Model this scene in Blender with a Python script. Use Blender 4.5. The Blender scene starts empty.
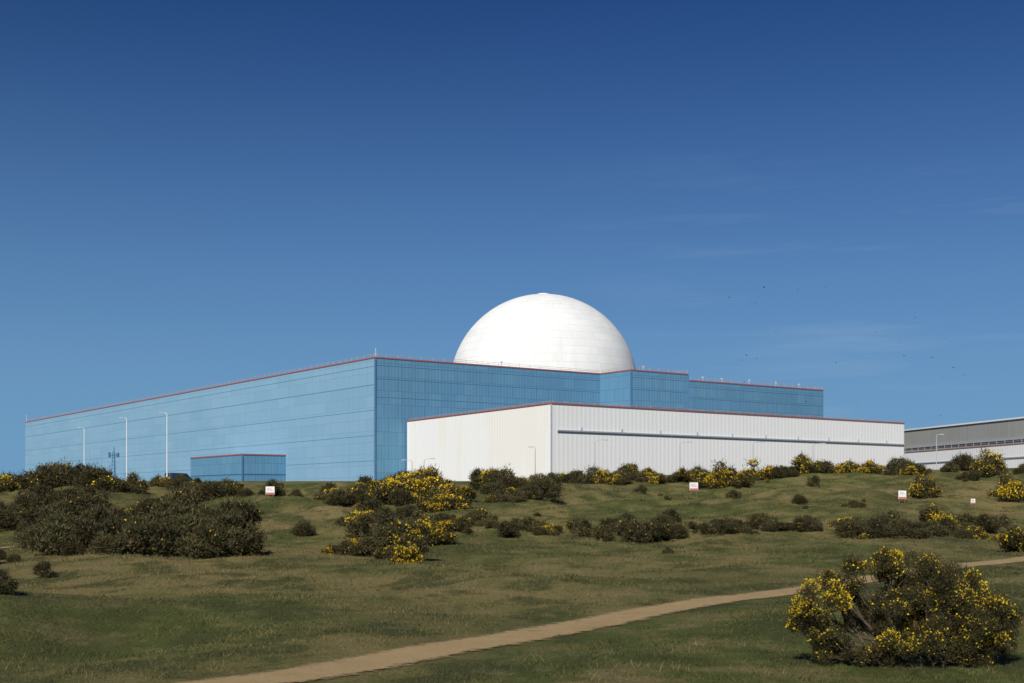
import bpy, math, random, bmesh
import numpy as np
from mathutils import Vector
random.seed(7); rng=np.random.default_rng(7)
scene=bpy.context.scene
scene.view_settings.view_transform='Standard'; scene.view_settings.look='None'; scene.view_settings.exposure=0

# ---------------------------------------------------------------- helpers
def link(o,parent=None):
    scene.collection.objects.link(o)
    if parent: o.parent=parent
    return o
def empty(name):
    e=bpy.data.objects.new(name,None); e.empty_display_size=1; return link(e)
def np_mesh(name,verts,faces_flat,nper,mats,uv=None,col=None,smooth=False):
    me=bpy.data.meshes.new(name)
    V=np.asarray(verts,dtype=np.float32); F=np.asarray(faces_flat,dtype=np.int32).ravel()
    nf=len(F)//nper
    me.vertices.add(len(V)); me.vertices.foreach_set('co',V.ravel())
    me.loops.add(len(F)); me.loops.foreach_set('vertex_index',F)
    me.polygons.add(nf)
    me.polygons.foreach_set('loop_start',np.arange(0,nf*nper,nper,dtype=np.int32))
    me.polygons.foreach_set('loop_total',np.full(nf,nper,dtype=np.int32))
    me.polygons.foreach_set('use_smooth',np.full(nf,smooth,dtype=bool))
    for m in mats: me.materials.append(m)
    if col is not None:
        a=me.color_attributes.new('Col','FLOAT_COLOR','POINT')
        c=np.ones((len(V),4),dtype=np.float32); c[:,:3]=col
        a.data.foreach_set('color',c.ravel())
    if uv is not None:
        l=me.uv_layers.new(name='UVMap'); l.data.foreach_set('uv',np.asarray(uv,dtype=np.float32).ravel())
    me.update(calc_edges=True); me.validate()
    return me
class Acc:
    def __init__(s): s.v=[];s.f=[];s.uv=[]
    def quad(s,pts,uvs=None):
        b=len(s.v); s.v+=[tuple(p) for p in pts]; s.f.append([b,b+1,b+2,b+3])
        s.uv+= uvs if uvs else [(0,0),(1,0),(1,1),(0,1)]
    def obox(s,p,q,w,h):
        p=np.array(p,float);q=np.array(q,float);d=q-p;L=np.linalg.norm(d);d/=L
        up=np.array([0,0,1.]) if abs(d[2])<.95 else np.array([0,1.,0])
        a=np.cross(d,up);a/=np.linalg.norm(a);b=np.cross(a,d)
        c=[]
        for e in (p,q):
            for (i,j) in((-1,-1),(1,-1),(1,1),(-1,1)): c.append(e+a*i*w/2+b*j*h/2)
        for f in([0,1,2,3],[7,6,5,4],[0,4,5,1],[1,5,6,2],[2,6,7,3],[3,7,4,0]):
            s.quad([c[k] for k in f],[(0,0),(w,0),(w,L),(0,L)])
    def tube(s,p,q,r0,r1,n=8):
        p=np.array(p,float);q=np.array(q,float);d=q-p;d/=max(1e-9,np.linalg.norm(d))
        up=np.array([0,0,1.]) if abs(d[2])<.9 else np.array([0,1.,0])
        a=np.cross(d,up);a/=np.linalg.norm(a);b=np.cross(a,d)
        for i in range(n):
            t0=2*math.pi*i/n;t1=2*math.pi*(i+1)/n
            f=lambda e,r,t:e+r*(a*math.cos(t)+b*math.sin(t))
            s.quad([f(p,r0,t0),f(p,r0,t1),f(q,r1,t1),f(q,r1,t0)])
    def obj(s,name,mat,parent=None,smooth=False):
        me=np_mesh(name,s.v,s.f,4,[mat],uv=s.uv,smooth=smooth)
        return link(bpy.data.objects.new(name,me),parent)
def newmat(name,rough=.7,spec=.3):
    m=bpy.data.materials.new(name); m.use_nodes=True
    nt=m.node_tree; b=nt.nodes['Principled BSDF']
    b.inputs['Roughness'].default_value=rough; b.inputs['Specular IOR Level'].default_value=spec
    return m,nt,b
def N(nt,t,**kw):
    n=nt.nodes.new(t)
    for k,v in kw.items():
        if k in n.inputs: n.inputs[k].default_value=v
        else: setattr(n,k,v)
    return n
def M(nt,op,a,b):
    n=nt.nodes.new('ShaderNodeMath'); n.operation=op
    for i,v in enumerate((a,b)):
        if isinstance(v,(int,float)): n.inputs[i].default_value=v
        else: nt.links.new(v,n.inputs[i])
    return n.outputs[0]
def mixc(nt,fac,a,b,mode='MIX'):
    n=nt.nodes.new('ShaderNodeMix'); n.data_type='RGBA'; n.blend_type=mode
    for idx,val in ((0,fac),(6,a),(7,b)):
        if hasattr(val,'is_output') : nt.links.new(val,n.inputs[idx])
        elif isinstance(val,(int,float)): n.inputs[idx].default_value=val
        else: n.inputs[idx].default_value=(*val,1)
    return n.outputs[2]
def ramp(nt,src,stops,interp='LINEAR'):
    r=nt.nodes.new('ShaderNodeValToRGB'); nt.links.new(src,r.inputs[0])
    r.color_ramp.interpolation=interp
    e=r.color_ramp.elements
    while len(e)<len(stops): e.new(.5)
    for el,(p,c) in zip(e,stops):
        el.position=p; el.color=(c,c,c,1) if isinstance(c,(int,float)) else (*c,1)
    return r.outputs[0]
def noise(nt,vec,scale,detail=4,rough=.55):
    n=N(nt,'ShaderNodeTexNoise'); n.inputs['Scale'].default_value=scale
    n.inputs['Detail'].default_value=detail; n.inputs['Roughness'].default_value=rough
    if vec is not None: nt.links.new(vec,n.inputs['Vector'])
    return n.outputs['Fac']
def mapping(nt,vec,scale,loc=(0,0,0),rot=(0,0,0)):
    m=N(nt,'ShaderNodeMapping'); m.inputs['Scale'].default_value=scale; m.inputs['Location'].default_value=loc; m.inputs['Rotation'].default_value=rot
    nt.links.new(vec,m.inputs['Vector']); return m.outputs[0]
def bump(nt,b,h,strength,dist):
    n=N(nt,'ShaderNodeBump'); n.inputs['Strength'].default_value=strength; n.inputs['Distance'].default_value=dist
    nt.links.new(h,n.inputs['Height']); nt.links.new(n.outputs[0],b.inputs['Normal'])
def translucent_mix(nt,b,colour,fac):
    t=nt.nodes.new('ShaderNodeBsdfTranslucent'); nt.links.new(colour,t.inputs['Color'])
    mx=nt.nodes.new('ShaderNodeMixShader'); mx.inputs[0].default_value=fac
    nt.links.new(b.outputs[0],mx.inputs[1]); nt.links.new(t.outputs[0],mx.inputs[2])
    nt.links.new(mx.outputs[0],nt.nodes['Material Output'].inputs['Surface'])

# ---------------------------------------------------------------- materials
def cladding(name,base,alt,rib,pw,ph,vary,seam,streak=.12,stain=None,ribc=.22,seamw=.05):
    m,nt,b=newmat(name,.65,.2)
    uv=N(nt,'ShaderNodeTexCoord').outputs['UV']
    br=N(nt,'ShaderNodeTexBrick'); nt.links.new(uv,br.inputs['Vector'])
    br.offset=.37; br.squash=1
    br.inputs['Scale'].default_value=1; br.inputs['Brick Width'].default_value=pw; br.inputs['Row Height'].default_value=ph
    br.inputs['Mortar Size'].default_value=seamw; br.inputs['Mortar Smooth'].default_value=.3
    br.inputs['Color1'].default_value=(0,0,0,1); br.inputs['Color2'].default_value=(1,1,1,1); br.inputs['Mortar'].default_value=(.5,.5,.5,1)
    sep=N(nt,'ShaderNodeSeparateColor'); nt.links.new(br.outputs['Color'],sep.inputs[0])
    c=mixc(nt,M(nt,'MULTIPLY',sep.outputs[0],vary),base,alt)
    big=noise(nt,mapping(nt,uv,(.03,.07,1)),1,5)
    c=mixc(nt,ramp(nt,big,[(.35,0.),(.7,.5)]),c,alt)
    st=noise(nt,mapping(nt,uv,(1.1,.05,1)),1,4)
    dark=tuple(x*.7 for x in base)
    c=mixc(nt,ramp(nt,st,[(.45,0.),(.8,streak*3)]),c,dark)
    if stain:
        sn=noise(nt,mapping(nt,uv,(.16,.03,1),(3,1,0)),1,2)
        c=mixc(nt,ramp(nt,sn,[(.5,0.),(.54,.4)]),c,stain)
    c=mixc(nt,br.outputs['Fac'],c,tuple(x*seam for x in base))
    wv=N(nt,'ShaderNodeTexWave'); wv.bands_direction='X'; wv.wave_profile='SIN'
    nt.links.new(uv,wv.inputs['Vector']); wv.inputs['Scale'].default_value=rib; wv.inputs['Distortion'].default_value=0
    c=mixc(nt,ramp(nt,wv.outputs['Fac'],[(0.,ribc),(.5,0.)]),c,tuple(x*.6 for x in base))
    nt.links.new(c,b.inputs['Base Color'])
    bump(nt,b,wv.outputs['Fac'],.3,.05)
    return m
M_blue_lit=cladding('blue_cladding_sunlit',(.20,.37,.515),(.25,.43,.575),.42,8.5,2.2,.6,.90,.07,ribc=.06,seamw=.06)  # blue walls, sunlit brightness of the left face put into the base colour
M_blue_shaded=cladding('blue_cladding_shaded',(.10,.245,.385),(.135,.30,.445),.42,3.0,2.6,.6,.84,.11,ribc=.15,seamw=.07)  # same blue darkened in its base colour for the less sunlit faces
M_white=cladding('white_cladding',(.83,.83,.83),(.87,.865,.85),.35,6.0,30,.4,.95,.02,ribc=.11)
M_cream=cladding('cream_cladding',(.84,.84,.82),(.87,.865,.84),.35,6.0,30,.3,.96,.01,stain=(.83,.79,.66),ribc=.04)
M_grey=cladding('grey_cladding',(.30,.30,.28),(.36,.36,.33),.35,8,6,.4,.8,.10,ribc=.15)
def plain(name,col,rough=.6,var=.25,scale=2.,metal=0):
    m,nt,b=newmat(name,rough)
    g=N(nt,'ShaderNodeNewGeometry').outputs['Position']
    n=noise(nt,g,scale,5)
    nt.links.new(mixc(nt,n,tuple(c*(1-var) for c in col),tuple(min(1,c*(1+var)) for c in col)),b.inputs['Base Color'])
    b.inputs['Metallic'].default_value=metal
    return m
M_roof=plain('roof_membrane',(.30,.31,.32),.9)
M_red=plain('red_coping',(.32,.11,.09),.6)
M_pink=plain('faded_red_coping',(.42,.26,.23),.6)
M_rail=plain('railing_paint',(.40,.33,.31),.6)
M_bluetrim=plain('blue_trim',(.13,.27,.40),.6)
M_bluedark=plain('dark_blue_trim',(.05,.14,.28),.6)
M_gutter=plain('grey_gutter',(.36,.38,.40),.5)
M_galv=plain('galvanised_steel',(.42,.43,.44),.5,.15,3)
M_paintw=plain('white_paint',(.78,.78,.76),.5,.06)
M_signred=plain('sign_red',(.55,.14,.12),.5,.1)
M_dark=plain('dark_glass',(.03,.035,.04),.15,.2)
M_rubber=plain('tyre_rubber',(.02,.02,.02),.8)
M_van=plain('van_paint',(.04,.06,.09),.3,.1)
M_timber=plain('weathered_timber',(.14,.11,.08),.85)

# ---------------------------------------------------------------- terrain
pts=[(-400,-2.0),(-30,-2.0),(0,-1.8),(10,-2.4),(20,-2.86),(30,-2.92),(40,-2.9),(50,-2.85),(60,-2.8),(72,-2.72),(82,-2.45),(95,-1.85),(110,-1.1),(130,.1),(150,1.35),(165,2.2),(180,2.85),(200,3.0),(7000,3.0)]
yy=np.arange(-400,7000,1.0); pz=np.interp(yy,[p[0] for p in pts],[p[1] for p in pts])
k=np.exp(-np.linspace(-2,2,13)**2); k/=k.sum(); pzs=np.convolve(np.pad(pz,6,'edge'),k,'valid')
def ss(a,b,x): t=np.clip((x-a)/(b-a),0,1); return t*t*(3-2*t)
def path_x(y):
    return np.interp(y,[6,13,17,20,24.4,27.3,32.8,36.4,41,49,60,78,100,200],[-18,-10.5,-6.5,-3.7,-1.6,.4,3.28,5.9,9.2,14.85,23.3,40,60,150])
def H(x,y):
    x=np.asarray(x,float); y=np.asarray(y,float)
    z=np.interp(y,yy,pzs)
    z=z+.026*np.clip(x,-30,60)*ss(105,165,y)*(1-ss(180,200,y))
    z=z-.5*np.exp(-(((x+38)/14)**2+((y-95)/14)**2))
    damp=1-.85*np.exp(-((x-path_x(y))/5)**2)*(1-ss(65,80,y))
    w=ss(14,40,y)*(1-ss(165,190,y))*damp
    z=z+w*(.21*np.sin(x*.21+y*.07+1)*np.sin(y*.13+.5*np.sin(x*.1))+.10*np.sin(x*.53+y*.31)+.08*np.sin(x*.37-y*.45+2)+.045*np.sin(x*1.1+y*.9)+.03*np.sin(x*1.7-y*1.1))
    w2=ss(72,100,y)*(1-ss(165,185,y))
    z=z+w2*(.42*np.sin(x*.12+2.1)*np.sin(y*.09+1)+.2*np.sin(x*.33+y*.17)+.16*np.sin(x*.61-y*.4)+.1*np.sin(x*1.0+y*.6))
    z=z+.6*np.exp(-(((x+14)/5)**2+((y-34)/5)**2))-.5*np.exp(-(((x+9.3)/2.6)**2+((y-28)/5)**2))
    return z
def green(x,y):
    d=x-path_x(y)
    g=.45*ss(-.5,1.5,d)*(1-ss(55,75,y))
    g=g+.32*np.sin(x*.09+y*.05+.6)*np.sin(y*.075-x*.04)+.3*np.sin(x*.31+y*.12)*np.sin(y*.21)+.2*np.sin(x*.8+y*.3)*np.sin(y*.35+x*.2)
    g=g+.15*ss(95,120,y)
    g=g+.8*np.exp(-(((x+9.3)/2.2)**2+((y-28)/5)**2))
    return np.clip(g+.3,0,1)
def turf_nodes(nt,k):
    pos=N(nt,'ShaderNodeNewGeometry').outputs['Position']
    at=N(nt,'ShaderNodeAttribute'); at.attribute_name='Col'
    sp=N(nt,'ShaderNodeSeparateColor'); nt.links.new(at.outputs['Color'],sp.inputs[0])
    n1=noise(nt,pos,.22,6,.6); n2=noise(nt,mapping(nt,pos,(1,.6,1)),1.6,6,.65); n3=noise(nt,pos,9,5,.7)
    n4=noise(nt,mapping(nt,pos,(1,.7,1),(7,3,0)),.42,7,.62)
    n5=noise(nt,mapping(nt,pos,(1,.55,1),(1,9,0)),.11,6,.6)
    a2=M(nt,'ADD',M(nt,'ADD',sp.outputs[0],M(nt,'MULTIPLY',n1,2.0)),n2)
    mr=N(nt,'ShaderNodeMapRange'); nt.links.new(a2,mr.inputs[0]); mr.inputs[1].default_value=1.4; mr.inputs[2].default_value=2.35
    s=lambda c:tuple(v*k for v in c)
    c=mixc(nt,mr.outputs[0],s((.238,.188,.074)),s((.092,.112,.028)))
    c=mixc(nt,ramp(nt,n4,[(.41,.85),(.50,0.)]),c,s((.062,.070,.022)))
    c=mixc(nt,ramp(nt,n4,[(.53,0.),(.64,.75)]),c,s((.250,.190,.090)))
    c=mixc(nt,ramp(nt,n5,[(.38,.55),(.48,0.)]),c,s((.060,.070,.021)))
    c=mixc(nt,ramp(nt,n3,[(.3,.55),(.6,0.)]),c,s((.060,.062,.022)))
    c=mixc(nt,ramp(nt,n2,[(.55,0.),(.8,.5)]),c,s((.30,.245,.13)))
    return c,n3,n2,sp
m,nt,b=newmat('turf',.95,.1); c,n3,n2,sp=turf_nodes(nt,1.0); nt.links.new(c,b.inputs['Base Color'])
bump(nt,b,M(nt,'ADD',n3,n2),.9,.14); M_turf=m
m,nt,b=newmat('grass_blade',.8,.15); c,n3,n2,sp=turf_nodes(nt,1.15)
c=mixc(nt,sp.outputs[1],c,(.33,.27,.13)); nt.links.new(c,b.inputs['Base Color']); translucent_mix(nt,b,c,.4); M_blade=m

xs=np.concatenate([[-6000,-3000,-1500,-800,-500,-350,-260],np.arange(-200,-70,6),np.arange(-70,70,.8),np.arange(70,201,6),[260,350,500,800,1500,3000,6000]])
ys=np.concatenate([[-400,-200,-100,-50,-20],np.arange(-10,12,2),np.arange(12,190,.75),np.arange(190,260,10),[280,350,450,600,900,1500,3000,6900]])
X,Y=np.meshgrid(xs,ys); Z=H(X,Y); nx=len(xs);ny=len(ys)
V=np.stack([X.ravel(),Y.ravel(),Z.ravel()],1)
i,j=np.meshgrid(np.arange(nx-1),np.arange(ny-1)); a=(j*nx+i).ravel()
F=np.stack([a,a+1,a+nx+1,a+nx],1)
G=green(V[:,0],V[:,1]); col=np.stack([G,G*0,G*0],1)
me=np_mesh('ground',V,F,4,[M_turf],col=col,smooth=True); link(bpy.data.objects.new('ground',me))

# ---------------------------------------------------------------- dirt paths
m,nt,b=newmat('sandy_dirt',.95,.1)
pos=N(nt,'ShaderNodeNewGeometry').outputs['Position']; uv=N(nt,'ShaderNodeTexCoord').outputs['UV']
n1=noise(nt,pos,1.2,6,.6); n2=noise(nt,pos,14,5,.7)
c=mixc(nt,n1,(.28,.195,.092),(.42,.31,.165)); c=mixc(nt,ramp(nt,n2,[(.35,.5),(.6,0.)]),c,(.20,.14,.07))
c=mixc(nt,ramp(nt,noise(nt,pos,.9,5,.7),[(.56,0.),(.70,.5)]),c,(.18,.15,.06))
nt.links.new(c,b.inputs['Base Color']); bump(nt,b,n2,.6,.03)
su=N(nt,'ShaderNodeSeparateXYZ'); nt.links.new(uv,su.inputs[0])
e1=M(nt,'PINGPONG',su.outputs[0],.5)
e2=M(nt,'ADD',e1,M(nt,'MULTIPLY',noise(nt,pos,3.2,8,.8),-.42))
e3=ramp(nt,e2,[(.0,0.),(.08,1.)])
tr=N(nt,'ShaderNodeBsdfTransparent'); mx=N(nt,'ShaderNodeMixShader'); out=nt.nodes['Material Output']
nt.links.new(e3,mx.inputs[0]); nt.links.new(tr.outputs[0],mx.inputs[1]); nt.links.new(b.outputs[0],mx.inputs[2]); nt.links.new(mx.outputs[0],out.inputs['Surface'])
M_dirt=m
def dirt_path(ctrl,width):
    ctrl=np.array(ctrl,float); t=np.arange(len(ctrl)); tt=np.linspace(0,len(ctrl)-1,500)
    cx=np.interp(tt,t,ctrl[:,0]);cy=np.interp(tt,t,ctrl[:,1])
    kk=np.ones(41)/41; cx=np.convolve(np.pad(cx,20,'edge'),kk,'valid'); cy=np.convolve(np.pad(cy,20,'edge'),kk,'valid')
    dx=np.gradient(cx);dy=np.gradient(cy);L=np.hypot(dx,dy);nxx=dy/L;nyy=-dx/L
    Mx=9; vs=[]
    for s in np.linspace(-.5,.5,Mx):
        x=cx+nxx*s*width;y=cy+nyy*s*width
        vs.append(np.stack([x,y,H(x,y)+.025],1))
    vs=np.array(vs).transpose(1,0,2); n=len(cx); V=vs.reshape(-1,3)
    f=[];uvs=[]
    for i_ in range(n-1):
        for q in range(Mx-1):
            f.append([i_*Mx+q,i_*Mx+q+1,(i_+1)*Mx+q+1,(i_+1)*Mx+q])
            u0=q/(Mx-1);u1=(q+1)/(Mx-1);uvs+=[(u0,i_),(u1,i_),(u1,i_+1),(u0,i_+1)]
    me=np_mesh('dirt_path',V,f,4,[M_dirt],uv=uvs,smooth=True)
    return link(bpy.data.objects.new('dirt_path',me))
dirt_path([(-24,2),(-18,6),(-10.5,13),(-6.5,17),(-3.7,20),(-1.6,24.4),(.4,27.3),(3.28,32.8),(5.9,36.4),(9.2,41),(14.85,49),(23.3,60),(33,70),(48,84)],2.8)
dirt_path([(-60,66),(-45,67),(-35,68),(-29,70),(-25,76),(-25,90)],2.2)

# ---------------------------------------------------------------- grass
n=330000
r=rng.random(n); y=16*(150/16)**r; x=(rng.random(n)*2-1)*(.46*y+3)
d=np.abs(x-path_x(y)); keep=(d>1.7*(1+.2*np.sin(y*1.7)+.12*np.sin(y*5+x)))|(y>75)|(rng.random(n)<.02)
clump=np.sin(x*1.9+np.sin(y*1.3)*2)*np.sin(y*1.4+np.sin(x*1.7)*2)+.4*np.sin(x*5+y*3)
keep&=(rng.random(n)<.55+.4*clump)
x=x[keep];y=y[keep];clump=clump[keep];n=len(x); z=H(x,y)
ln=(.03+.0011*y)*(.6+rng.random(n)*.9)*(1+.35*np.clip(clump,0,1)); wd=.006+.00048*y
ang=rng.random(n)*2*math.pi; lean=rng.normal(0,.75,(n,2))
p0=np.stack([x-np.cos(ang)*wd/2,y-np.sin(ang)*wd/2,z-.01],1)
p1=np.stack([x+np.cos(ang)*wd/2,y+np.sin(ang)*wd/2,z-.01],1)
p2=np.stack([x+lean[:,0]*ln,y+lean[:,1]*ln,z+ln*.75],1)
V=np.stack([p0,p1,p2],1).reshape(-1,3)
g=green(x,y); st=(rng.random(n)**3)*(1-.6*g)
col=np.repeat(np.stack([g,st,g*0],1),3,axis=0)
tc_=[];
for _ in range(420):
    ty=20*(140/20)**rng.random(); tx=(rng.random()*2-1)*(.45*ty+2)
    if abs(tx-path_x(ty))<2.2 and ty<75: continue
    m_=24; s_=.16+.003*ty
    ax=tx+rng.normal(0,s_,m_); ay=ty+rng.normal(0,s_,m_); az_=H(ax,ay); l_=(.07+.0013*ty)*(.5+rng.random(m_)); w_=.008+.0005*ty
    an=rng.random(m_)*6.28; le=rng.normal(0,.7,(m_,2))
    a0=np.stack([ax-np.cos(an)*w_/2,ay-np.sin(an)*w_/2,az_-.01],1);a1=np.stack([ax+np.cos(an)*w_/2,ay+np.sin(an)*w_/2,az_-.01],1)
    a2_=np.stack([ax+le[:,0]*l_,ay+le[:,1]*l_,az_+l_],1); tc_.append(np.stack([a0,a1,a2_],1).reshape(-1,3))
T_=np.concatenate(tc_); V=np.concatenate([V,T_]); tcol=np.zeros((len(T_),3)); tcol[:,0]=.3; tcol[:,1]=np.repeat(.1+.4*rng.random(len(T_)//3),3)
col=np.concatenate([col,tcol])
me=np_mesh('grass',V,np.arange(len(V)),3,[M_blade],col=col); link(bpy.data.objects.new('grass',me))

# ---------------------------------------------------------------- foliage
m,nt,b=newmat('gorse_foliage',.65,.25)
at=N(nt,'ShaderNodeAttribute'); at.attribute_name='Col'; oi=N(nt,'ShaderNodeObjectInfo')
hs=N(nt,'ShaderNodeHueSaturation'); nt.links.new(at.outputs['Color'],hs.inputs['Color'])
mr=N(nt,'ShaderNodeMapRange'); nt.links.new(oi.outputs['Random'],mr.inputs[0]); mr.inputs[3].default_value=.7; mr.inputs[4].default_value=1.3
nt.links.new(mr.outputs[0],hs.inputs['Value']); nt.links.new(hs.outputs[0],b.inputs['Base Color'])
translucent_mix(nt,b,hs.outputs[0],.25); M_leaf=m
M_bark=plain('gorse_bark',(.085,.06,.04),.9,.4,20)
GREEN=np.array([(.058,.064,.020),(.040,.048,.015),(.088,.080,.027),(.105,.072,.036),(.078,.055,.031)])
YEL=np.array([(.78,.53,.012),(.84,.61,.03),(.66,.42,.01)])
def sprigs(centers,radii,n,size,aspect,seed,shell=.55,zmin=0.02,ycl=None,flat=.85):
    r=np.random.default_rng(seed)
    C=np.array(centers);R=np.array(radii)
    pr=R**2; pr/=pr.sum(); ci=r.choice(len(C),n,p=pr)
    d=r.normal(size=(n,3)); d/=np.linalg.norm(d,axis=1)[:,None]
    rad=R[ci]*(shell+(1-shell)*r.random(n)**.6)*(1+.18*np.sin(d[:,0]*7+ci)*np.sin(d[:,1]*6+ci*2)+.1*r.normal(size=n))
    P=C[ci]+d*rad[:,None]*np.array([1,1,flat])
    k_=P[:,2]>zmin; P=P[k_];d=d[k_];ci=ci[k_];rad=rad[k_];n=len(P)
    axis=d*.8+np.array([0,0,.45])+r.normal(0,.55,(n,3)); axis/=np.linalg.norm(axis,axis=1)[:,None]
    side=np.cross(axis,r.normal(size=(n,3))); side/=np.linalg.norm(side,axis=1)[:,None]
    L=size*(.6+.8*r.random(n)); W=L*aspect
    fl=ycl[ci] if ycl is not None else np.zeros(n)
    outer=np.clip((rad/R[ci]-.55)/.4,0,1)*np.clip(.65+d[:,2]*.6,0,1)
    patch=.5+.5*np.sin(P[:,0]*.54/size+ci*3)*np.sin(P[:,1]*.48/size+P[:,2]*.54/size)
    isy=r.random(n)<fl*outer*(.35+1.3*patch)
    W=np.where(isy,L*.75,W); L=np.where(isy,L*.62,L)
    a=P-side*W[:,None]/2;b_=P+side*W[:,None]/2;c_=P+axis*L[:,None]
    V=np.stack([a,b_,c_],1).reshape(-1,3)
    tint=(.75+.5*r.random(n))*(.75+.55*r.random(len(C))[ci])  # random pigment variation per sprig and per clump
    col=GREEN[r.integers(0,len(GREEN),n)]*tint[:,None]
    yc=YEL[r.integers(0,3,n)]*(.8+.3*r.random(n))[:,None]
    col=np.where(isy[:,None],yc,col)
    return V,np.repeat(col,3,axis=0)
def bush_mesh(name,seed,yellow,nl=3800,wide=1.,tall=1.):
    r=np.random.default_rng(seed); C=[];R=[]
    nc=r.integers(11,16)
    for _ in range(nc):
        a=r.random()*2*math.pi; q=r.random()**.6*.75
        hz=(1-q*q)*.95*tall
        C.append((math.cos(a)*q*wide,math.sin(a)*q*wide,.18+r.random()*hz)); R.append(.20+.22*r.random())
    ycl=np.clip(r.normal(yellow,yellow*.8,nc),0,1)
    V,col=sprigs(C,R,nl,.12,.45,seed,shell=.35,zmin=-.05,ycl=ycl)
    V2,c2=sprigs(C,np.array(R)*1.4,nl//5,.17,.17,seed+50,shell=.8,zmin=-.02)
    V=np.concatenate([V,V2]);col=np.concatenate([col,c2])
    return np_mesh(name,V,np.arange(len(V)),3,[M_leaf],col=col)
plainb=[bush_mesh('gorse_mesh',10+i,.02,wide=1+.25*(i%2),tall=.8+.2*(i%3)) for i in range(6)]
somey=[bush_mesh('gorse_mesh_flowering',30+i,.42,wide=1+.2*(i%2),tall=.85+.2*(i%3)) for i in range(5)]
heavy=[bush_mesh('gorse_mesh_full_bloom',50+i,.95,tall=1.0) for i in range(3)]
def put(x,y,s,kind,parent=None,name='gorse_bush',zs=1.):
    me=random.choice({'p':plainb,'s':somey,'h':heavy}[kind])
    o=bpy.data.objects.new(name,me); o.location=(x,y,float(H(x,y))-.06*s)
    o.rotation_euler=(random.uniform(-.08,.08),random.uniform(-.08,.08),random.uniform(0,6.28))
    s*=1.08
    o.scale=(s*random.uniform(.85,1.3),s*random.uniform(.85,1.3),s*random.uniform(.8,1.25)*zs); link(o,parent); return o
def thicket(x0,x1,y0,y1,n,s0,s1,py,ph=.0,zs=1.):
    e=empty('gorse_thicket')
    for _ in range(n):
        y=random.uniform(y0,y1); ym=(y0+y1)/2; x=random.uniform(x0,x1)*y/ym
        u=random.random(); kd='h' if u<ph else ('s' if u<py+ph else 'p')
        put(x,y,random.uniform(s0,s1)*random.choice([.55,.9,1,1.25]),kd,e,zs=zs)
thicket(-66,-46,148,166,40,1.1,1.8,.2,.03,1.05)
thicket(-46,-33,150,168,14,.6,1.1,.15,.0,.85)
thicket(-27,-16,60,88,92,.8,1.4,.02,zs=.95)
thicket(-34,-20,86,104,26,.9,1.5,.04)
thicket(-26,-22.5,57,61,6,.5,.8,0)
thicket(-46,-35,92,125,36,1.0,1.5,.06,zs=.9)
thicket(-15.2,-13.2,83,86,4,.4,.65,.05)
thicket(-37.5,-33.5,136,141,6,.8,1.1,.15)
thicket(-31,-24,143,148,10,.6,1.0,.1)
thicket(-20,3.5,118,152,80,.9,1.6,.35,.12,.95)
thicket(-13,-7,128,142,10,1.2,1.7,.4,.4)
thicket(-10.5,-4.6,64,98,42,.6,1.15,.3,.15)
thicket(-6,11.5,82,97,64,.5,1.0,.2,.02,.85)
thicket(12.2,22,82,95,24,.4,.75,.15,.0,.75)
thicket(22,35,80,94,46,.6,1.0,.2,.04,.85)
thicket(4,46,155,167,74,.6,1.35,.35,.1)
thicket(46,72,148,167,38,.7,1.4,.35,.1)
thicket(-30,50,100,145,24,.2,.45,.1)
for (x,y,s,k_) in [(-18.2,50,.45,'p'),(-13.2,33,.42,'p'),(-13.9,33.5,.4,'p'),(-32,138,1.7,'p'),(-31,139,1.3,'s'),(-23.6,110,.9,'p'),(-9.2,128,2.0,'h'),(-7.5,131,1.6,'h'),(-5,126,1.3,'s'),
    (-9.4,66,.5,'h'),(-4.9,60,.75,'h'),(-6,64,.7,'s'),(10.4,160,1.6,'p'),(24,146,1.8,'h'),(22.5,150,1.6,'s'),(25.6,144,1.3,'s'),(31,160,1.8,'h'),(36.6,160,1.8,'s'),(38.5,159,1.5,'p'),(42,160,1.6,'s'),
    (42,130,1.5,'s'),(43.5,133,1.1,'h'),(56,150,1.8,'s'),(48.6,125,1.6,'h'),(50,128,1.5,'s'),(30.5,114,.9,'p'),(24.3,108,.7,'p'),(23.3,134,.8,'p'),(14,140,.7,'p'),(32.4,137,.7,'p'),
    (27.6,70,.95,'s'),(28.5,73,.9,'s'),(7.8,64,.3,'p'),(-44.5,172,1.1,'p'),(-42,171,.95,'p'),(-47,170,1.,'p'),(-50,163,1.4,'h')]:
    put(x,y,s,k_)

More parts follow.
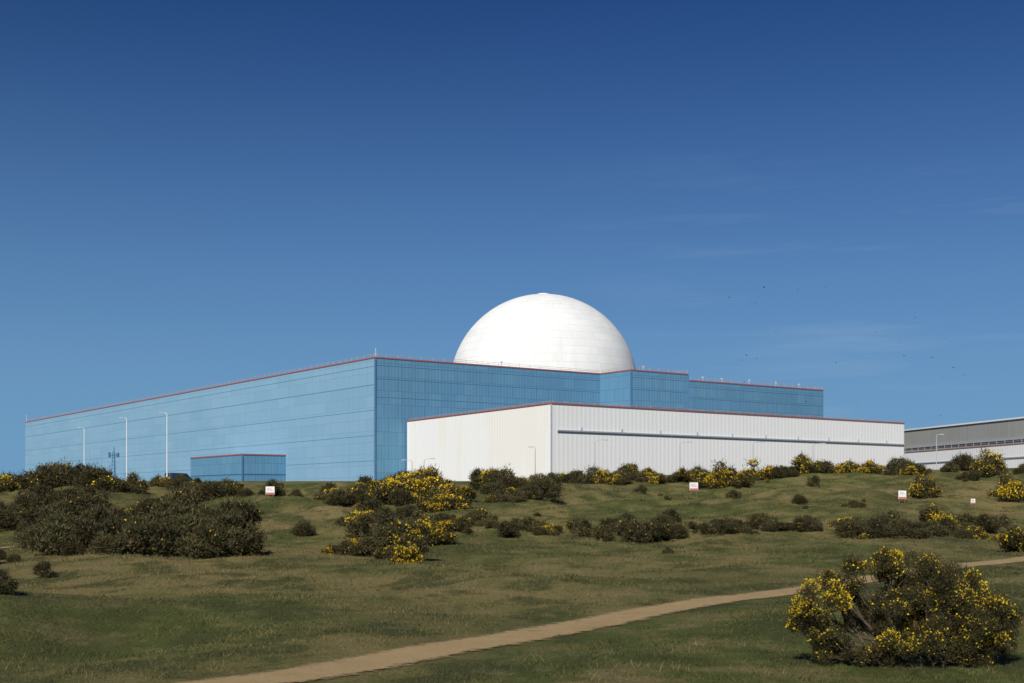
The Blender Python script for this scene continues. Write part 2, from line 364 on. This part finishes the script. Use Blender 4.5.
# large foreground gorse
bx,by=6.78,22.3; bz=float(H(bx,by))
gb=empty('gorse_bush'); gb.location=(bx,by,bz-.02)
lobes=[(-1.5,.0,1.0,.46,.9),(-1.78,.1,.78,.30,.7),(-1.3,-.3,1.2,.36,.9),(-1.1,.3,1.38,.32,.5),(-.78,.1,1.6,.34,.8),(-.35,-.2,1.78,.34,.6),
 (.0,.2,1.68,.44,.35),(.35,-.3,1.5,.46,.3),(.65,.2,1.55,.44,.4),(1.0,-.1,1.38,.44,.5),(1.45,.2,1.1,.44,.3),(1.75,0,.78,.38,.4),(1.45,-.3,.55,.42,.35),
 (.9,-.4,.75,.5,.35),(.4,-.5,.55,.48,.3),(-.05,-.35,.42,.40,.45),(.3,.3,1.0,.52,.15),(1.9,.1,.42,.26,.15),(-1.35,0,.30,.28,.25),(-1.15,-.2,.5,.26,.3),(.6,.6,.8,.5,.1),(-.2,-.35,1.15,.36,.25),(1.0,.6,.8,.5,.1),(.75,-.5,1.1,.4,.35),(-.75,.5,1.05,.36,.2),(-1.5,-.1,.6,.3,.5),(1.4,-.3,.85,.4,.3),
 (-.85,-.3,.22,.24,.1),(-.45,-.35,.25,.28,.2),(-1.1,.1,.2,.2,.1),(.9,-.4,.25,.3,.2),(1.4,-.2,.2,.26,.1),(-.5,.45,.7,.3,.1),(-.35,-.1,.8,.22,.1)]
sub=[];R=[];Yc=[]
r_=np.random.default_rng(5)
for (lx,ly,lz,lr,lyf) in lobes:
    for _ in range(9):
        d=r_.normal(size=3); d/=np.linalg.norm(d); q=lr*(.3+.65*r_.random())
        sub.append((lx+d[0]*q,ly+d[1]*q*1.2,max(.08,lz+d[2]*q))); R.append(lr*(.24+.24*r_.random())); Yc.append(np.clip(lyf*(.05+1.6*r_.random()**1.6),0,1))
V,col=sprigs(sub,R,150000,.046,.25,99,shell=.25,zmin=.02,ycl=np.array(Yc),flat=1)
V2,c2=sprigs(sub,np.array(R)*1.5,10000,.085,.11,98,shell=.75,zmin=.02)
V=np.concatenate([V,V2]);col=np.concatenate([col,c2])*1.2
link(bpy.data.objects.new('foliage',np_mesh('foliage',V,np.arange(len(V)),3,[M_leaf],col=np.clip(col,0,.88))),gb)
A=Acc()
def limb(p,q,r0,r1,seg=6,wob=.06):
    p=np.array(p,float);q=np.array(q,float);prev=p;out=[p]
    for s in range(1,seg+1):
        t=s/seg; c=p+(q-p)*t; c[2]=p[2]+(q[2]-p[2])*(t**.85)
        if s<seg: c=c+r_.normal(0,wob,3)
        A.tube(prev,c,r0+(r1-r0)*(s-1)/seg,r0+(r1-r0)*t,7); prev=c; out.append(c)
    return out
for idx,(lx,ly,lz,lr,_) in enumerate(lobes):
    base=(.05+r_.normal(0,.12)+(.35 if lx>.3 else -.25 if lx<-.6 else 0),r_.normal(0,.1),-.05)
    path=limb(base,(lx,ly,lz),.034,.012)
    for q in range(9):
        t=path[3+q%3]; e=sub[idx*9+q]; limb(t,e,.011,.004,3,.03)
A.obj('branches',M_bark,gb,smooth=True)

# ---------------------------------------------------------------- buildings
U=np.array([.816,.578]); U/=np.linalg.norm(U); W=np.array([-U[1],U[0]])
def prism(parent,fp,z0,z1,mats,roofmat=M_roof):
    for i_ in range(len(fp)):
        p=fp[i_];q=fp[(i_+1)%len(fp)]; L=math.dist(p,q); a=Acc()
        a.quad([(p[0],p[1],z0),(q[0],q[1],z0),(q[0],q[1],z1),(p[0],p[1],z1)],[(0,z0),(L,z0),(L,z1),(0,z1)])
        a.obj('wall_%d'%(i_+1),mats[i_%len(mats)],parent)
    me=bpy.data.meshes.new('roof'); me.from_pydata([(p[0],p[1],z1-.05) for p in fp],[],[list(range(len(fp)))]); me.materials.append(roofmat)
    link(bpy.data.objects.new('roof',me),parent)
def strip(a,p,q,z,h,dep):
    p=np.array(p,float);q=np.array(q,float);d=(q-p)/np.linalg.norm(q-p);nrm=np.array([d[1],-d[0]])
    o=nrm*dep/2
    a.obox((*(p+o),z),(*(q+o),z),dep,h)
def railing(a,p,q,z,hh=1.1,step=2.5,inset=.4,t=.07):
    p=np.array(p,float);q=np.array(q,float);L=np.linalg.norm(q-p);d=(q-p)/L;nrm=np.array([-d[1],d[0]])
    p=p+nrm*inset;q=q+nrm*inset;n=max(1,int(L/step))
    for i_ in range(n+1):
        c=p+(q-p)*i_/n; a.obox((*c,z),(*c,z+hh),t,t)
    for k_ in(.5,1.0): a.obox((*p,z+hh*k_),(*q,z+hh*k_),t*.8,t*.8)

C0=np.array([-25.9,242.]); z0=1.0; zb=27.0
at=lambda s,t:tuple(C0+U*s+W*t)
blue=empty('power_station_turbine_hall')
fp=[at(0,0),at(54.8,0),at(54.8,-10.1),at(71,-10.1),at(71,0),at(125.5,0),at(125.5,110),at(60,110),at(60,247),at(0,247)]
prism(blue,fp,z0,zb,[M_blue_shaded,M_blue_shaded,M_blue_shaded,M_blue_lit,M_blue_shaded,M_blue_shaded,M_blue_shaded,M_blue_shaded,M_blue_shaded,M_blue_lit])
cop=Acc();rl=Acc();tr_=Acc();td=Acc()
for i_ in range(len(fp)):
    p=fp[i_];q=fp[(i_+1)%len(fp)]
    strip(cop,p,q,zb+.03,.24,.10); railing(rl,p,q,zb+.15,.65,2.5,.4,.06)
for zz in (7.5,12.3,17.1,21.9,25.4):
    strip(tr_,fp[9],fp[0],zz,.07,.04)
for zz in (19.6,23.1,25.6): 
    strip(tr_,fp[0],fp[1],zz,.09,.05); strip(tr_,fp[2],fp[3],zz,.09,.05); strip(tr_,fp[4],fp[5],zz,.09,.05)
for (s,t) in ((0,0),(54.8,-10.1),(71,-10.1)):
    c=at(s,t); td.obox((c[0],c[1],z0),(c[0],c[1],zb-.2),.3,.3)
rod=Acc()
rod.obox((*at(.3,.3),zb),(*at(.3,.3),zb+1.8),.14,.14); rod.obox((*at(.3,246),zb),(*at(.3,246),zb+2.5),.2,.2)
for s in (30,60,86,92,101,110,118): c=at(s,1.2 if s!=60 else -8); rod.obox((*c,zb),(*c,zb+random.uniform(1.0,1.7)),.12,.12); rod.obox((c[0]-.25,c[1],zb+1.1),(c[0]+.25,c[1],zb+1.1),.25,.25)
cop.obj('coping',M_red,blue);rl.obj('roof_railing',M_rail,blue);tr_.obj('cladding_trim',M_bluetrim,blue);td.obj('corner_trim',M_bluedark,blue);rod.obj('roof_lights_and_rods',M_galv,blue)
dr=Acc()
for t in (150,200): 
    p=C0+W*(t+5)-U*.06;q=C0+W*t-U*.06; dr.obox((*((p+q)/2),z0),(*((p+q)/2),7.5),5,.1)
dr.obj('loading_doors',M_bluetrim,blue)

ann=empty('blue_annex_building'); c=np.array([-56.5,268.])
B=-(-30.6*U[0]+26*U[1])
fpA=[tuple(c),tuple(c+U*(B-.05)),tuple(c+U*(B-.05)+W*28.9),tuple(c+W*28.9)]
prism(ann,fpA,z0,9.6,[M_blue_shaded,M_blue_shaded,M_blue_shaded,M_blue_shaded])
a=Acc(); [strip(a,fpA[i_],fpA[(i_+1)%4],9.62,.25,.12) for i_ in (3,0)]; a.obj('coping',M_red,ann)
a=Acc(); a.obox((c[0],c[1],z0),(c[0],c[1],9.3),.3,.3); strip(a,fpA[0],fpA[1],5.5,.12,.08); strip(a,fpA[3],fpA[0],5.5,.12,.08); a.obj('trim',M_bluedark,ann)

# dome
dome=empty('reactor_containment_dome')
m,nt,b=newmat('dome_panels',.85,.1)
uv=N(nt,'ShaderNodeTexCoord').outputs['UV']
br=N(nt,'ShaderNodeTexBrick'); nt.links.new(uv,br.inputs['Vector']); br.inputs['Scale'].default_value=1
br.inputs['Brick Width'].default_value=7.; br.inputs['Row Height'].default_value=2.1; br.inputs['Mortar Size'].default_value=.05; br.inputs['Mortar Smooth'].default_value=.4
br.inputs['Color1'].default_value=(.68,.685,.665,1); br.inputs['Color2'].default_value=(.74,.74,.715,1); br.inputs['Mortar'].default_value=(.53,.54,.54,1)
pos=N(nt,'ShaderNodeNewGeometry').outputs['Position']
st=noise(nt,mapping(nt,pos,(.35,.35,.09)),1,6,.6)
cc=mixc(nt,ramp(nt,st,[(.46,0.),(.72,.4)]),br.outputs['Color'],(.58,.58,.54)); nt.links.new(cc,b.inputs['Base Color'])
bump(nt,b,br.outputs['Fac'],-.4,.06); M_dome=m
R=24.4;dc=(8.2,333.,29.0);nu=160;nv=50;vs=[];f=[];uvs=[]
for j_ in range(nv+1):
    ph=math.radians(-4)+(math.pi/2-math.radians(-4))*j_/nv
    for i_ in range(nu): th=2*math.pi*i_/nu; vs.append((R*math.cos(ph)*math.cos(th),R*math.cos(ph)*math.sin(th),R*math.sin(ph)))
for j_ in range(nv):
    for i_ in range(nu):
        i2=(i_+1)%nu; f.append([j_*nu+i_,j_*nu+i2,(j_+1)*nu+i2,(j_+1)*nu+i_])
        u0=2*math.pi*R*i_/nu;u1=2*math.pi*R*(i_+1)/nu;v0=R*(math.pi/2+.07)*j_/nv;v1=R*(math.pi/2+.07)*(j_+1)/nv
        uvs+=[(u0,v0),(u1,v0),(u1,v1),(u0,v1)]
me=np_mesh('dome_shell',vs,f,4,[M_dome],uv=uvs,smooth=True); o=link(bpy.data.objects.new('dome_shell',me),dome); o.location=dc
a=Acc(); a.tube((dc[0],dc[1],2),(dc[0],dc[1],dc[2]-1.6),R,R,96); a.obj('cylinder_wall',M_dome,dome,smooth=True)
a=Acc(); a.tube((dc[0],dc[1],dc[2]+R-.35),(dc[0],dc[1],dc[2]+R+.25),1.7,1.6,24); a.tube((dc[0],dc[1],dc[2]+R+.25),(dc[0],dc[1],dc[2]+R+.26),1.6,.01,24); a.obj('apex_cap',M_paintw,dome)

# white building
wb=empty('white_industrial_building'); w0=np.array([6.1,200.]);wl=np.array([-20.1,245.3]);wr=np.array([77.2,252.]); wk=wl+wr-w0+np.array([.6,-1.])
zt=15.15; fpW=[tuple(w0),tuple(wr),tuple(wk),tuple(wl)]
prism(wb,fpW,z0,zt,[M_white,M_white,M_white,M_cream])
a=Acc(); [strip(a,fpW[i_],fpW[(i_+1)%4],zt+.02,.2,.12) for i_ in (3,0,1)]; a.obj('coping',M_red,wb)
a=Acc(); [railing(a,fpW[i_],fpW[(i_+1)%4],zt+.1,.35,3.0,.4,.05) for i_ in (3,0)]; a.obj('roof_railing',M_rail,wb)
d=(wr-w0)/np.linalg.norm(wr-w0); nrm=np.array([d[1],-d[0]])
a=Acc(); strip(a,tuple(w0+d*1.2),fpW[1],10.95,.22,.26); strip(a,tuple(w0+d*1.2),fpW[1],10.65,.07,.1)
for s in np.arange(6,87,8.5): 
    c=w0+d*s+nrm*.1; a.obox((*c,11.1),(*c,11.7),.2,.12)
a.obj('gutter',M_gutter,wb)
a=Acc(); a.obox((w0[0],w0[1]-.02,z0),(w0[0],w0[1]-.02,zt-.15),.2,.2)
for s in (20,58): c=w0+d*s+nrm*.06; a.obox((*(c-d*1),z0+3.0),(*(c+d*1),z0+3.0),.1,2.4)
a.obj('corner_flashing_and_doors',M_gutter,wb)

gbld=empty('grey_industrial_building')
A1=np.array([99.,335.]);B1=np.array([124.,212.])
fpG=[tuple(A1),tuple(B1),tuple(B1+np.array([70,15])),tuple(A1+np.array([70,15]))]
prism(gbld,fpG,z0,17.9,[M_grey])
a=Acc(); strip(a,fpG[0],fpG[1],17.9,.35,.3); a.obj('coping',M_paintw,gbld)
a=Acc(); strip(a,fpG[0],fpG[1],13.4,.35,.4); a.obj('canopy_band',M_gutter,gbld)
a=Acc(); p=A1+(B1-A1)*.66+np.array([5,0]); a.obox((*(p),18.9),(*(p+(B1-A1)*.25),18.9),7,2.2); a.obj('roof_plant_room',M_paintw,gbld)
lw=empty('low_white_building')
A2=np.array([90.5,300.]);B2=np.array([106.5,205.])
fpL=[tuple(A2),tuple(B2),tuple(B2+np.array([9,2])),tuple(A2+np.array([7,1]))]
prism(lw,fpL,z0,11.1,[M_white])
a=Acc(); strip(a,fpL[0],fpL[1],11.15,.22,.15); a.obj('coping',M_pink,lw)
a=Acc(); railing(a,fpL[0],fpL[1],11.3,.7,3); a.obj('roof_railing',M_galv,lw)
a=Acc(); strip(a,fpL[0],fpL[1],8.4,.2,.2); a.obj('gutter',M_gutter,lw)

# ---------------------------------------------------------------- street lamps, mast
def lamp(x,y,h,arm):
    e=empty('street_lamp'); z=float(H(x,y)); e.location=(x,y,z)
    k=1.35 if h>8 else 1.
    a=Acc(); a.tube((0,0,0),(0,0,1.2),.10*k,.09*k); a.tube((0,0,1.2),(0,0,h),.07*k,.05*k); 
    sg=1 if arm>0 else -1
    a.tube((0,0,h),(arm*.35,0,h+.22),.04,.035); a.tube((arm*.35,0,h+.22),(arm,0,h+.28),.035,.03)
    a.obj('column',M_galv if h<8 else M_paintw,e,smooth=True)
    b_=Acc(); b_.obox((arm,0,h+.28),(arm+sg*.7,0,h+.24),.28,.13); b_.obj('lantern',M_galv,e)
for (x,y,h,arm) in [(-51.2,190,10.2,-.5),(-62,206,10.,-.5),(-77.2,231,9.8,-.5),(-13.6,198,3.2,1.),(-16,205,3.2,-1.),(3.4,188,4.6,-.3),(12,185,5.3,1.2),(24.4,186,4.8,1.1),(35,186,4.6,1.1),(44,187,4.3,1.1),(63,190,5.8,.4)]:
    lamp(x,y,h,arm)
e=empty('camera_mast'); x,y=-62.2,200; e.location=(x,y,float(H(x,y)))
a=Acc()
for dx_,dy_ in((-.25,-.2),(.25,-.2),(0,.25)): a.tube((dx_*1.4,dy_*1.4,0),(dx_*.6,dy_*.6,4.6),.05,.05,6)
for k_ in range(8):
    t=k_/8; z=4.6*t; w_=1.4-.8*t; a.tube((-.25*w_,-.2*w_,z),(.25*w_,-.2*w_,z+.55),.025,.025,5); a.tube((.25*w_,-.2*w_,z),(0,.25*w_,z+.55),.025,.025,5)
a.obox((-.7,0,4.0),(.7,0,4.0),.12,.12); a.obox((-.7,0,3.7),(-.7,0,4.5),.3,.3); a.obox((.6,0,3.7),(.6,0,4.4),.35,.35); a.obox((0,0,4.6),(0,0,5.3),.1,.1)
a.obj('lattice',M_bluedark,e)

# ---------------------------------------------------------------- warning signs
def sign(x,y,w,h,base):
    e=empty('warning_sign'); e.location=(x,y,float(H(x,y))); e.rotation_euler[2]=random.uniform(-.2,.2)
    a=Acc(); a.obox((-w*.35,0.05,-.2),(-w*.35,0.05,base+h),.08,.08); a.obox((w*.35,0.05,-.2),(w*.35,0.05,base+h),.08,.08); a.obj('posts',M_timber,e)
    a=Acc(); a.obox((0,0,base),(0,0,base+h),w,.04); a.obj('board',M_paintw,e)
    a=Acc(); a.obox((0,-.025,base+h*.02),(0,-.025,base+h*.25),w*.94,.012); a.obj('red_band',M_signred,e)
    a=Acc(); 
    for k_ in range(3): a.obox((-w*.36,-.026,base+h*(.5+.14*k_)),(w*(.36-.1*k_),-.026,base+h*(.5+.14*k_)),.01,.025)
    a.obj('lettering',M_signred,e)
sign(-25.7,136,.95,.85,.5); sign(19.6,138,.95,.85,.5); sign(37.2,122,.75,.8,.4); sign(42.5,118,.4,.45,.4)

# ---------------------------------------------------------------- parked van
e=empty('parked_van'); x,y=-62.5,240; e.location=(x,y,float(H(x,y))); e.rotation_euler[2]=1.0
prof=[(-2.6,.45),(2.0,.45),(2.6,.6),(2.65,1.1),(2.0,1.3),(1.35,1.95),(1.1,2.05),(-2.55,2.1),(-2.65,1.9)]
bm=bmesh.new(); L_=[bm.verts.new((p[0],-.95,p[1])) for p in prof];R2=[bm.verts.new((p[0],.95,p[1])) for p in prof]
bm.faces.new(L_);bm.faces.new(R2[::-1])
for i_ in range(len(prof)): q=(i_+1)%len(prof); bm.faces.new([L_[q],L_[i_],R2[i_],R2[q]])
bmesh.ops.bevel(bm,geom=list(bm.edges),offset=.06,segments=2,affect='EDGES'); bmesh.ops.recalc_face_normals(bm,faces=bm.faces)
me=bpy.data.meshes.new('body'); bm.to_mesh(me); bm.free(); me.materials.append(M_van); link(bpy.data.objects.new('body',me),e)
a=Acc()
for sx in(-1.7,1.75):
    for sy in(-.97,.75): a.tube((sx,sy,.36),(sx,sy+.22,.36),.36,.36,18); a.tube((sx,sy,.36),(sx,sy-.01,.36),.36,.01,18); a.tube((sx,sy+.22,.36),(sx,sy+.23,.36),.36,.01,18)
a.obj('wheels',M_rubber,e)
a=Acc()
for sy in(-.965,.965): a.quad([(.55,sy,1.3),(1.75,sy,1.3),(1.3,sy,1.88),(.55,sy,1.88)])
a.quad([(2.02,-.8,1.34),(2.02,.8,1.34),(1.42,.75,1.93),(1.42,-.75,1.93)]); a.obj('windows',M_dark,e)

# ---------------------------------------------------------------- birds
V=[];F=[]
for k_ in range(34):
    y=random.uniform(150,230); bx_=random.gauss(.287,.066); bz_=random.gauss(.105,.022)
    if k_>28: bx_=random.uniform(.16,.25);bz_=random.uniform(.15,.168)
    x=bx_*y; z=bz_*y; s=random.uniform(.18,.34); r=random.uniform(0,6.28); up=random.uniform(-.1,.35)
    cs,sn=math.cos(r),math.sin(r)
    def T(a_,b_,c_): V.append((x+s*(a_*cs-b_*sn),y+s*(a_*sn+b_*cs),z+s*c_)); return len(V)-1
    h=T(0,.55,0);t=T(0,-.6,0.02);l=T(-.12,.1,.04);rr=T(.12,.1,.04);bt=T(0,.05,-.14)
    F+= [[h,l,t],[h,t,rr],[h,bt,l],[l,bt,t],[t,bt,rr],[rr,bt,h]]
    for sg in(-1,1):
        a1=T(0.1*sg,.22,.03);a2=T(.1*sg,-.1,.03);a3=T(.55*sg,.3,up*.6+.1);a4=T(1.1*sg,.0,up); F+=[[a1,a3,a2],[a3,a4,a2]]
me=bpy.data.meshes.new('bird_flock'); me.from_pydata(V,[],F); me.materials.append(plain('gull_feathers',(.08,.08,.09),.8)); link(bpy.data.objects.new('bird_flock',me))

# ---------------------------------------------------------------- light
sd=np.array([-.27,-.74,.62]); sd/=np.linalg.norm(sd)
el=math.asin(sd[2]); az=math.atan2(sd[0],sd[1])
sun=bpy.data.lights.new('sun','SUN'); sun.energy=4.8; sun.angle=math.radians(.5); sun.color=(1,.955,.875)
so=link(bpy.data.objects.new('sun',sun))
so.rotation_euler=Vector(sd).to_track_quat('Z','Y').to_euler(); so.location=(-60,-200,200)
w=bpy.data.worlds.new('World'); scene.world=w; w.use_nodes=True; nt=w.node_tree
tc=nt.nodes.new('ShaderNodeTexCoord')
sky=nt.nodes.new('ShaderNodeTexSky'); sky.sky_type='NISHITA'; sky.sun_disc=False; sky.sun_elevation=el; sky.sun_rotation=az
sky.air_density=1.0; sky.dust_density=.0; sky.ozone_density=3.0; sky.altitude=0
nt.links.new(mapping(nt,tc.outputs['Generated'],(1,1,.9),(0,0,.07)),sky.inputs['Vector'])
sp=nt.nodes.new('ShaderNodeSeparateColor'); nt.links.new(sky.outputs[0],sp.inputs[0])
cb=nt.nodes.new('ShaderNodeCombineColor')
for i_,(cin,p_,o_) in enumerate([(.6,1.49,.13),(.68,1.37,.29),(.6,1.5,.46)]):
    v=M(nt,'MULTIPLY',sp.outputs[i_],.08/cin); v=M(nt,'POWER',v,p_); v=M(nt,'MULTIPLY',v,o_/.1); nt.links.new(v,cb.inputs[i_])
bg=nt.nodes['Background']; bg.inputs[1].default_value=.1
gx=nt.nodes.new('ShaderNodeSeparateXYZ'); nt.links.new(tc.outputs['Generated'],gx.inputs[0])
hz=ramp(nt,gx.outputs[2],[(.0,1.),(.08,.88),(.14,.62),(.22,.34),(.30,.14),(.40,0.)],'B_SPLINE')
c=mixc(nt,hz,cb.outputs[0],(1.6,3.3,5.2))
mp=mapping(nt,tc.outputs['Generated'],(2.4,2.4,30),(1.3,.6,2.4),(0,math.radians(-3),0))
cn=noise(nt,mp,1.4,7,.6)
cf=ramp(nt,cn,[(.54,0.),(.85,.35)])
east=ramp(nt,gx.outputs[0],[(.02,0.),(.25,1.)])
low=ramp(nt,gx.outputs[2],[(.21,1.),(.28,0.)])
c=mixc(nt,M(nt,'MULTIPLY',M(nt,'MULTIPLY',cf,east),low),c,(3.6,4.8,6.2))
nt.links.new(c,bg.inputs[0])

# ---------------------------------------------------------------- camera
cd=bpy.data.cameras.new('camera'); cam=link(bpy.data.objects.new('camera',cd)); scene.camera=cam
cam.location=(0,0,0); cam.rotation_euler=(math.radians(90),0,0)
cd.lens=45; cd.sensor_width=36; cd.shift_y=.155; cd.clip_end=20000; cd.clip_start=.1
